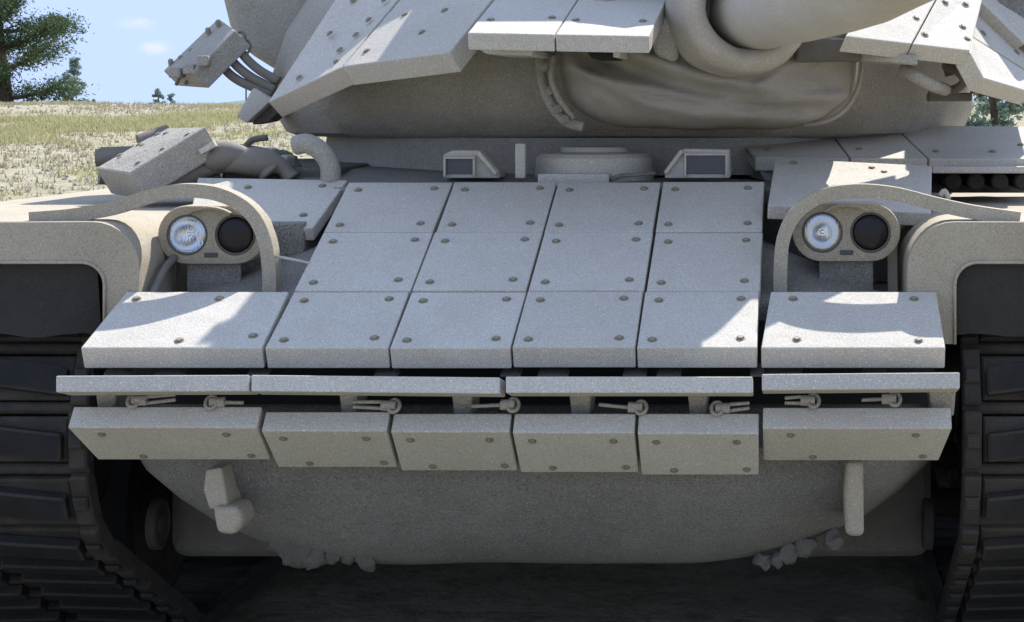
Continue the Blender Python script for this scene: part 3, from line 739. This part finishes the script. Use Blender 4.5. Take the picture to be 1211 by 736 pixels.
# ---- deck tiles behind the right headlight
for q, bb in (([(893, 186, 6.02), (1004, 187, 6.02), (974, 147, 6.52), (860, 144, 6.52)], ((.2, .2), (.2, .85), (.85, .85))),
              ([(1006, 187, 6.02), (1097, 188, 6.02), (1055, 148, 6.52), (976, 147, 6.52)], ((.2, .25), (.2, .85), (.85, .85))),
              ([(1099, 188, 6.02), (1230, 188, 6.02), (1225, 150, 6.52), (1057, 148, 6.52)], ((.12, .2), (.60, .2), (.2, .9), (.86, .4)))):
    tile([P(*x) for x in q], .045, bb)
bm = bmesh.new(); a = P(858, 150, 6.45); prism(bm, [P(858, 146, 6.45), P(892, 190, 6.03), P(905, 215, 6.03), P(880, 208, 6.2)], Vector((.06, .05, 0))); finish(bm, 'deck_tile_end', M['hull'], tank, bevel=.004)
bm = bmesh.new(); box(bm, P(1102, 0, 5.9).x, P(1260, 0, 5.9).x, 6.38, 6.46, 1.40, 1.52); finish(bm, 'rail_dark_screen', M['dark'], tank)  # dark panel added to hide the bright ground behind the tubes
bm = bmesh.new(); a = P(1102, 205, 5.98); b_ = P(1235, 197, 5.98); box(bm, a.x, b_.x, 5.96, 6.4, a.z, b_.z); finish(bm, 'deck_tile_rail', M['tile'], tank, bevel=.004)
for i, x in enumerate((1125, 1152, 1180, 1207)):
    bm = bmesh.new(); lathe(bm, [(0, .07), (.022, .07), (.028, .062), (.028, -.25)], P(x, 214, 6.12), Vector((0, -1, 0)), 18)
    finish(bm, 'stowed_tube', M['tracksteel'], tank, smooth=True, autosm=.6)
bm = bmesh.new(); tube(bm, catmull([P(1112, 232, 5.6), P(1117, 226, 5.6), P(1122, 236, 5.6)], 4), .008, 8); finish(bm, 'fender_hook', M['tile'], tank, smooth=True)

# ---- left deck: tilted bolted block with things around it
bq = [P(113, 199, 5.95), P(152, 205, 5.72), P(243, 150, 5.80), P(196, 151, 6.15)]
tile(bq, .095, ((.08, .3), (.10, .56), (.12, .82), (.20, .25), (.22, .55), (.30, .84), (.84, .2), (.88, .5), (.9, .82)), name='stowage_block', m=M['cast'], s=.95, bevel=.006)
for (a, b_, r_) in (((113, 187), (185, 183), .028), ((118, 205), (160, 210), .035), ((118, 180), (178, 178), .016), ((165, 170), (200, 158), .03)):
    bm = bmesh.new(); tube(bm, [P(a[0], a[1], 6.1), P(b_[0], b_[1], 6.15)], r_, 16); finish(bm, 'stowed_tube', M['hose'], tank, smooth=True, autosm=.7)
for pts in (((195, 214), (225, 205), (262, 196), (300, 192), (330, 196), (345, 212)), ((245, 190), (275, 184), (305, 190), (322, 205))):
    bm = bmesh.new(); pp = catmull([P(x, y, 5.85) for x, y in pts], 5)
    tube(bm, pp, [.035 + .012 * math.sin(i * .5) for i in range(len(pp))], 14); finish(bm, 'stowed_hose', M['hose'], tank, smooth=True)
for x0, y0, x1, y1, dd in ((262, 186, 286, 200, 5.83), (300, 176, 322, 190, 5.95), (324, 184, 340, 204, 5.86), (270, 172, 284, 182, 6.0)):
    bm = bmesh.new(); a = P(x0, y0, dd); b_ = P(x1, y1, dd); box(bm, a.x, b_.x, dd, dd + .09, b_.z, a.z); finish(bm, 'deck_fitting', M['cast'], tank, bevel=.01)
for pts, r_ in ((((225, 176), (232, 172), (255, 186), (225, 205)), .02), (((262, 176), (300, 178), (330, 184), (350, 190)), .014), (((288, 178), (298, 166), (316, 163)), .010), (((300, 196), (318, 186), (338, 184), (352, 200)), .016)):
    bm = bmesh.new(); tube(bm, catmull([P(x, y, 6.0) for x, y in pts], 5), r_, 12); finish(bm, 'stowed_hose', M['dark'], tank, smooth=True)
bm = bmesh.new(); pp = catmull([P(350, 172, 5.78), P(364, 170, 5.77), P(380, 180, 5.77), (P(390, 196, 5.77)), P(391, 216, 5.77)], 6)
tube(bm, pp, .03, 16); finish(bm, 'vent_pipe', M['cast'], tank, smooth=True, autosm=.8)
bm = bmesh.new(); box(bm, P(236, 0, 5.9).x, P(400, 0, 5.9).x, 5.9, 6.9, 1.42, 1.50); finish(bm, 'side_deck', M['dark'], tank, bevel=.01)
bm = bmesh.new(); prism(bm, [P(178, 222, 5.85), P(205, 210, 5.85), P(252, 172, 5.9), P(262, 180, 5.9), P(260, 222, 5.85)], Vector((0, .3, 0))); finish(bm, 'block_cradle', M['dark'], tank, bevel=.005)
for a in (((168, 215), (192, 204)), ((237, 180), (255, 170))):
    bm = bmesh.new(); strap(bm, [P(a[0][0], a[0][1], 5.8), P(a[1][0], a[1][1], 5.8)], .009, -.01, .01); finish(bm, 'block_clip', M['tile'], tank, bevel=.002)

# ---- smoke discharger rack at the upper left
rq = [P(193, 84, 6.5), P(228, 86, 6.3), P(278, 36, 6.35), P(258, 22, 6.6)]
rk = tile(rq, .075, (), name='launcher_rack', m=M['cast'], bevel=.004)
for x, y in ((202, 72), (214, 68), (226, 60), (246, 35), (258, 26)):
    bm = bmesh.new(); lathe(bm, [(.009, -.01), (.009, .008), (.006, .012), (0, .012)], P(x, y + 2, 6.5), Vector((0, -.4, 1)), 10); finish(bm, 'rack_nut', M['bolt'], rk)
for (x0, y0), (x1, y1), dd in (((199, 80), (213, 92), 6.34), ((216, 76), (229, 88), 6.31), ((232, 66), (246, 78), 6.29)):
    bm = bmesh.new(); a = P(x0, y0, dd); b_ = P(x1, y1, dd); box(bm, a.x, b_.x, dd, dd + .06, b_.z, a.z); finish(bm, 'rack_lug', M['cast'], rk, bevel=.004)
for x, y in ((208, 92), (219, 91), (233, 88)):
    bm = bmesh.new(); tube(bm, [P(x + 9, y - 10, 6.42), P(x, y + 9, 6.42)], .006, 8); finish(bm, 'rack_peg', M['hose'], rk, smooth=True)
bm = bmesh.new(); tube(bm, [P(232, 95, 6.45), P(262, 62, 6.45)], .010, 8); finish(bm, 'rack_rod', M['hose'], rk, smooth=True)
for pts in (((259, 66), (266, 82), (285, 97), (322, 112)), ((268, 60), (278, 76), (298, 92), (326, 106)), ((280, 52), (290, 68), (308, 84), (330, 96))):
    bm = bmesh.new(); tube(bm, catmull([P(x, y, 6.4) for x, y in pts], 6), .0155, 12); finish(bm, 'launcher_cable', M['hose'], tank, smooth=True)
for x, y in ((268, 54), (276, 50), (284, 46), (290, 56)):
    bm = bmesh.new(); c0 = P(x, y, 6.4); ring = [c0 + Vector((math.cos(a) * .018, math.sin(a) * .01, math.sin(a) * .024)) for a in [2 * PI * k / 12 for k in range(13)]]
    tube(bm, ring, .005, 7); finish(bm, 'cable_ring', M['hose'], tank, smooth=True)
lump('cable_box', [(299, 104), (322, 118), (292, 146), (279, 138)], 6.35, .12, M['tile'], .005)
lump('cable_box', [(322, 110), (332, 130), (318, 144), (298, 148), (308, 120)], 6.40, .12, M['dark'], .005)  # the block's shaded side, put in as a darker lump

# ---- running gear
def wheel(name, c0, r, s, w_=.14, dual=True):
    bm = bmesh.new(); ax = Vector((s, 0, 0))
    for off in ((-.12, .12) if dual else (0,)):
        lathe(bm, [(.04, off + .03), (r * .45, off + .03), (r * .78, off + w_ / 2 - .02), (r * .86, off + w_ / 2), (r * .88, off + w_ / 2)], c0, ax, 36)
        lathe(bm, [(.04, off - .03), (r * .45, off - .03), (r * .78, off - w_ / 2 + .02), (r * .86, off - w_ / 2), (r * .88, off - w_ / 2)], c0, ax, 36)
        lathe(bm, [(r * .88, off + w_ / 2), (r, off + w_ / 2 - .01), (r, off - w_ / 2 + .01), (r * .88, off - w_ / 2)], c0, ax, 36, 1)
    lathe(bm, [(0, -.22), (.09, -.22), (.10, -.18), (.10, .2), (0, .22)], c0, ax, 20)
    return finish(bm, name, [M['tracksteel'], M['rubber']], tank, smooth=True, autosm=.5)
idc = (5.52, .79)
def shoe_mesh():
    bm = bmesh.new()
    # local frame: X across, Y along the track, Z outward
    for x0, x1 in ((-.30, -.02), (.02, .30)):
        box(bm, x0, x1, -.060, .060, .0, .028)
    for f in bm.faces: f.material_index = 0
    nf = len(bm.faces)
    for sx in (-1, 1):   # chevron rubber pads
        v = [(sx * .03, -.052), (sx * .29, -.02), (sx * .29, .055), (sx * .03, .022)]
        prism(bm, [Vector((a, b2, .062)) for a, b2 in v], Vector((0, 0, -.034)))
    bm.faces.ensure_lookup_table()
    for f in bm.faces[nf:]: f.material_index = 1
    nf = len(bm.faces)
    for sx in (-1, 1):   # end connectors
        box(bm, sx * .305, sx * .355, -.078, .078, -.012, .046)
        box(bm, sx * .31, sx * .35, -.02, .02, .046, .060)
    box(bm, -.018, .018, -.03, .03, -.10, .02)
    es = [e for e in bm.edges if e.calc_length() > .03]
    bmesh.ops.recalc_face_normals(bm, faces=bm.faces[:])
    bmesh.ops.bevel(bm, geom=es, offset=.006, segments=1, affect='EDGES', clamp_overlap=True)
    bm.faces.ensure_lookup_table()
    me = bpy.data.meshes.new('track_shoe'); bm.to_mesh(me); bm.free(); me.materials.append(M['tracksteel']); me.materials.append(M['rubber']); return me
SHOE = shoe_mesh()
def track(s):
    xc = s * 1.525; path = []
    R_ = .385; cy, cz = idc
    path.append(Vector((0, 11.0, .98))); path.append(Vector((0, 7.2, 1.08)))
    for k in range(0, 25):
        a = PI / 2 + R(141) * k / 24; path.append(Vector((0, cy + R_ * math.cos(a), cz + R_ * math.sin(a))))
    wc = Vector((0, 6.22, .40)); rw = .37
    for k in range(0, 9):
        a = R(231) + R(39) * k / 8; path.append(Vector((0, wc.y + rw * math.cos(a), wc.z + rw * math.sin(a))))
    path.append(Vector((0, 10.6, .03)))
    bm = bmesh.new(); pins = bm
    step = .160; seg = 0; pos = []; acc = 0; carry = 0
    for a, b_ in zip(path, path[1:]):
        L = (b_ - a).length; u = carry
        while u < L: pos.append((a.lerp(b_, u / L), (b_ - a).normalized())); u += step
        carry = u - L
    for p, t_ in pos:
        q = p + t_ * step / 2
        tube(bm, [Vector((xc - .355, q.y, q.z)), Vector((xc + .355, q.y, q.z))], .017, 8)
    tr = finish(bm, 'track', M['tracksteel'], tank, smooth=True, autosm=.8)
    for p, t_ in pos:
        o = link('track_shoe', SHOE, tr)
        # outward normal: away from the loop's inside
        n = Vector((0, t_.z, -t_.y)); c_ = Vector((0, 8, .6))
        if (p - c_).dot(n) < 0: n = -n
        x = t_.cross(n)
        m4 = Matrix((x, t_, n)).transposed().to_4x4()
        o.matrix_basis = Matrix.Translation((xc, p.y, p.z)) @ m4 @ Matrix.Translation((0, 0, -.01))
    wheel('idler_wheel', Vector((xc, cy, cz)), .32, s)
    for i in range(6): wheel('road_wheel', Vector((xc, 6.22 + i * .83, .40)), .33, s)
    for i in range(3): wheel('return_roller', Vector((xc, 6.5 + i * 1.4, .92)), .12, s)
track(-1); track(1)
for s in (-1, 1):
    bm = bmesh.new(); box(bm, s * 1.0, s * 1.84, 6.60, 6.63, .76, 1.02); finish(bm, 'gap_screen', M['tracksteel'], tank, bevel=.004)  # added plate, blocks the sunlit field showing through the running gear
for s in (-1, 1):
    for i in range(6):
        bm = bmesh.new(); tube(bm, [Vector((s * .95, 6.6 + i * .83, .62)), Vector((s * 1.1, 6.55 + i * .83, .60)), Vector((s * 1.15, 6.22 + i * .83, .40)), Vector((s * 1.4, 6.22 + i * .83, .40))], .055, 10)
        finish(bm, 'road_arm', M['tracksteel'], tank, smooth=True)

# ------------------------------------------------------------------ BACKGROUND
leafm = {}
def leaf_material(name, col, col2):
    return mat(name, col, .75, var=.9, vscale=.9, col2=col2, spec=.2)
def translucent(m, amt=.5):
    t = m.node_tree; b = t.nodes['Principled BSDF']; o = t.nodes['Material Output']
    tr = t.nodes.new('ShaderNodeBsdfTranslucent'); mx = t.nodes.new('ShaderNodeMixShader'); mx.inputs[0].default_value = amt
    t.links.new(b.inputs['Base Color'].links[0].from_socket, tr.inputs['Color'])
    t.links.new(b.outputs[0], mx.inputs[1]); t.links.new(tr.outputs[0], mx.inputs[2]); t.links.new(mx.outputs[0], o.inputs['Surface']); return m
M['needle'] = leaf_material('pine_needles', (.10, .145, .065), (.05, .085, .04))
M['leaf2'] = leaf_material('light_leaves', (.34, .42, .32), (.20, .28, .18))
M['far'] = leaf_material('far_leaves', (.30, .38, .34), (.20, .28, .25))
for k_ in ('needle', 'leaf2', 'far'): translucent(M[k_], .35)
M['bark'] = mat('bark', (.12, .085, .06), .9, var=.6, vscale=10, bump=.8, bscale=30)
def tree(name, label, px, d, height, halfw, mm, seed, nclump=420, leaf=.10, low=.12, per=34, pine=True, group=None, cat='tree', base=None, spread=1.0, trunk=.028):
    rnd = random.Random(seed); x0 = EX + (px - CX) / F * d; z0 = ground_z(x0, d) - .1
    t_ = thing(name, label, cat, (x0, d, z0), group)
    o0 = Vector((x0, d, z0))
    bm = bmesh.new(); tr = []
    for i in range(7):
        f = i / 6; tr.append(o0 + Vector((math.sin(f * 3 + seed) * .04 * height, math.cos(f * 2 + seed) * .03 * height, f * height * .95)))
    tube(bm, tr, [height * trunk * (1 - .85 * i / 6) for i in range(7)], 10)
    centers = []
    nb = int(14 + height * 3.2)
    for i in range(nb):
        f = low + (1 - low) * (i / nb) ** .9 + rnd.uniform(-.02, .02); f = min(.97, max(low, f)); a = i * 2.4 + rnd.uniform(-.5, .5)
        k = min(5, int(f * .95 * 6)); b0 = tr[k].lerp(tr[k + 1], f * 6 - k if f * 6 - k < 1 else 1)
        shape = (math.sin(PI * min(1, (f - low) / (1 - low) * .85 + .22)) ** .7) if not pine else (1 - (f - low) / (1 - low)) ** .6 * .9 + .12
        L = halfw * shape * rnd.uniform(.6, 1.12)
        dv = Vector((math.cos(a), math.sin(a), rnd.uniform(-.05, .35)))
        pts = [b0, b0 + dv * L * .5 + Vector((0, 0, -.02 * L)), b0 + dv * L + Vector((0, 0, .12 * L))]
        pts = catmull(pts, 3); tube(bm, pts, [height * .009 * (1 - .8 * j / (len(pts) - 1)) for j in range(len(pts))], 5)
        for j in range(1 + int(nclump / nb)):
            g_ = rnd.uniform(.28, 1.05); c_ = b0 + dv * L * g_ + Vector((rnd.gauss(0, .10), rnd.gauss(0, .10), rnd.gauss(0, .07))) * halfw * .8
            centers.append(c_)
    finish(bm, 'trunk', M['bark'], t_, smooth=True)
    vs, fs = [], []
    for c_ in centers:
        cr_ = halfw * rnd.uniform(.05, .12) * spread
        for j in range(per):
            v = Vector((rnd.gauss(0, 1), rnd.gauss(0, 1), rnd.gauss(0, .6))) * cr_ * .6 + c_
            a = Vector((rnd.gauss(0, 1), rnd.gauss(0, 1), rnd.gauss(0, .8))).normalized(); b2 = a.orthogonal().normalized()
            b2 = (Matrix.Rotation(rnd.uniform(0, 6.28), 3, a) @ b2); s_ = leaf * rnd.uniform(.6, 1.3)
            k = len(vs); wd = .28 if pine else .6
            vs += [v - a * s_ * .5, v + b2 * s_ * wd * .5, v + a * s_ * .5, v - b2 * s_ * wd * .5]; fs.append((k, k + 1, k + 2, k + 3))
    me = bpy.data.meshes.new('crown'); me.from_pydata([tuple(v) for v in vs], [], fs); me.materials.append(mm)
    link('crown', me, t_)
    return t_
tree('pine_tree', 'big dense green pine at the left edge, its crown cut by the frame', 8, 52, 9.5, 2.1, M['needle'], 3, nclump=2300, leaf=.12, low=.03, per=44, spread=1.5)
tree('young_tree', 'small open grey green tree just right of the big pine', 82, 90, 4.7, .95, M['far'], 5, nclump=170, leaf=.16, per=16, low=.35, pine=False, group='small trees on the skyline')
tree('young_tree', 'tiny round tree tip on the skyline between the pine and the armour rack', 113, 150, 5.3, .55, M['far'], 9, nclump=120, leaf=.2, per=10, low=.4, pine=False, group='small trees on the skyline')
tree('young_tree', 'small thin topped tree on the skyline below the clouds', 183, 120, 5.9, .7, M['far'], 12, nclump=120, leaf=.18, per=12, low=.45, pine=False, group='small trees on the skyline')
tree('young_tree', 'low wide tree top just left of the distant roof', 206, 130, 5.6, .9, M['far'], 15, nclump=120, leaf=.18, per=10, low=.45, pine=False, group='small trees on the skyline')
tree('leafy_tree', 'loose pale green tree behind the turret at the right edge', 1168, 27, 5.0, 1.15, M['leaf2'], 21, trunk=.013, nclump=900, leaf=.075, per=26, low=.0, pine=False, group='trees behind the right side of the tank')
tree('leafy_tree', 'fuller tree partly hidden behind the right end of the turret', 1222, 30, 6.0, 1.3, M['leaf2'], 25, trunk=.013, nclump=800, leaf=.08, per=26, low=.0, pine=False, group='trees behind the right side of the tank')
# distant shed roof
d = 160
sh = thing('shed', 'distant low building with a blue grey roof behind the slope', 'building', (P(280, 122, d).x, d, -2.9))
a = P(250, 0, d).x; b_ = P(330, 0, d).x; ze = EZ - (123 - CY) / F * d; zr = EZ - (118.5 - CY) / F * d
M['shedroof'] = mat('shed_roof', (.10, .16, .20), .6, var=.3); M['shedwall'] = mat('shed_wall', (.35, .33, .30), .8, var=.3)
bm = bmesh.new(); box(bm, a + .3, b_ - .3, d, d + 8, -2.9, ze - .05); finish(bm, 'wall', M['shedwall'], sh)
bm = bmesh.new(); prism(bm, [Vector((a, d - .5, ze)), Vector((b_, d - .5, ze)), Vector((b_ - 1, d + 4, zr)), Vector((a + 1.6, d + 4, zr))], Vector((0, 0, -.12)))
prism(bm, [Vector((a, d + 8.5, ze)), Vector((b_, d + 8.5, ze)), Vector((b_ - 1, d + 4.01, zr)), Vector((a + 1.6, d + 4.01, zr))], Vector((0, 0, -.12)))
finish(bm, 'roof', M['shedroof'], sh)
d = 120; bm = bmesh.new(); p = P(291, 122, d); tube(bm, [Vector((p.x, d, -3)), Vector((p.x, d, EZ + 22 / F * d))], .05, 8)
po = finish(bm, 'utility_pole', M['bark']); po['label'] = 'thin dark pole on the skyline beside the distant roof'; po['category'] = 'pole'

# grass, heather and stones on the slope: uncountable ground cover
def patch(x, y):
    return noise.noise(Vector((x * .22, y * .16, 5))) + .5 * noise.noise(Vector((x * .6, y * .5, 9)))
def scatter(name, n, fn, mm):
    rnd = random.Random(11 + n); vs, fs = [], []
    made = 0
    while made < n:
        y = rnd.uniform(12, 50); px = rnd.uniform(-120, 430) if rnd.random() < .85 else rnd.uniform(430, 1500)
        x = EX + (px - CX) / F * y
        if not fn['keep'](patch(x, y), rnd): continue
        made += 1; fn['make'](vs, fs, Vector((x, y, ground_z(x, y))), rnd)
    me = bpy.data.meshes.new(name); me.from_pydata(vs, [], fs); me.materials.append(mm)
    o = link(name, me); o['kind'] = 'stuff'; return o
def mk_grass(vs, fs, p, rnd):
    for _ in range(7):
        a = rnd.uniform(0, 6.28); h = rnd.uniform(.04, .12); q = p + Vector((rnd.gauss(0, .07), rnd.gauss(0, .07), -.01))
        wv = Vector((math.cos(a), math.sin(a), 0)) * rnd.uniform(.008, .016); ln = Vector((rnd.gauss(0, .035), rnd.gauss(0, .035), h))
        k = len(vs); vs.extend([tuple(q - wv), tuple(q + wv), tuple(q + ln)]); fs.append((k, k + 1, k + 2))
def mk_stone(vs, fs, p, rnd):
    s_ = rnd.uniform(.01, .035); k = len(vs)
    pts = [(-1, -.7, 0), (1, -.8, 0), (.9, .8, 0), (-.8, .9, 0), (-.4, -.3, .7), (.5, -.2, .8), (.3, .5, .7)]
    a = rnd.uniform(0, 6.28)
    for x, y, z in pts:
        vs.append((p.x + s_ * (x * math.cos(a) - y * math.sin(a)), p.y + s_ * (x * math.sin(a) + y * math.cos(a)), p.z + s_ * z))
    for f in ((0, 1, 5, 4), (1, 2, 6, 5), (2, 3, 6), (3, 0, 4), (3, 4, 6), (4, 5, 6)): fs.append(tuple(k + i for i in f))
M['grass'] = mat('yellow_green_grass', (.40, .40, .22), .9, var=.8, vscale=.8, col2=(.38, .34, .17), spec=.1)
M['heather'] = mat('dry_heather', (.31, .28, .18), .95, var=.8, vscale=.8, col2=(.33, .29, .2), spec=.1)
M['stone'] = mat('pale_stone', (.33, .30, .235), .9, var=.6, vscale=3, col2=(.28, .23, .19), spec=.2)
for k_ in ('grass', 'heather'): translucent(M[k_], .5)
scatter('grass', 13000, {'keep': lambda v, r: v > .20 + r.uniform(-.14, .14), 'make': mk_grass}, M['grass'])
scatter('heather', 2600, {'keep': lambda v, r: -.35 < v < .15, 'make': mk_grass}, M['heather'])
scatter('gravel', 3500, {'keep': lambda v, r: v < .15, 'make': mk_stone}, M['stone'])
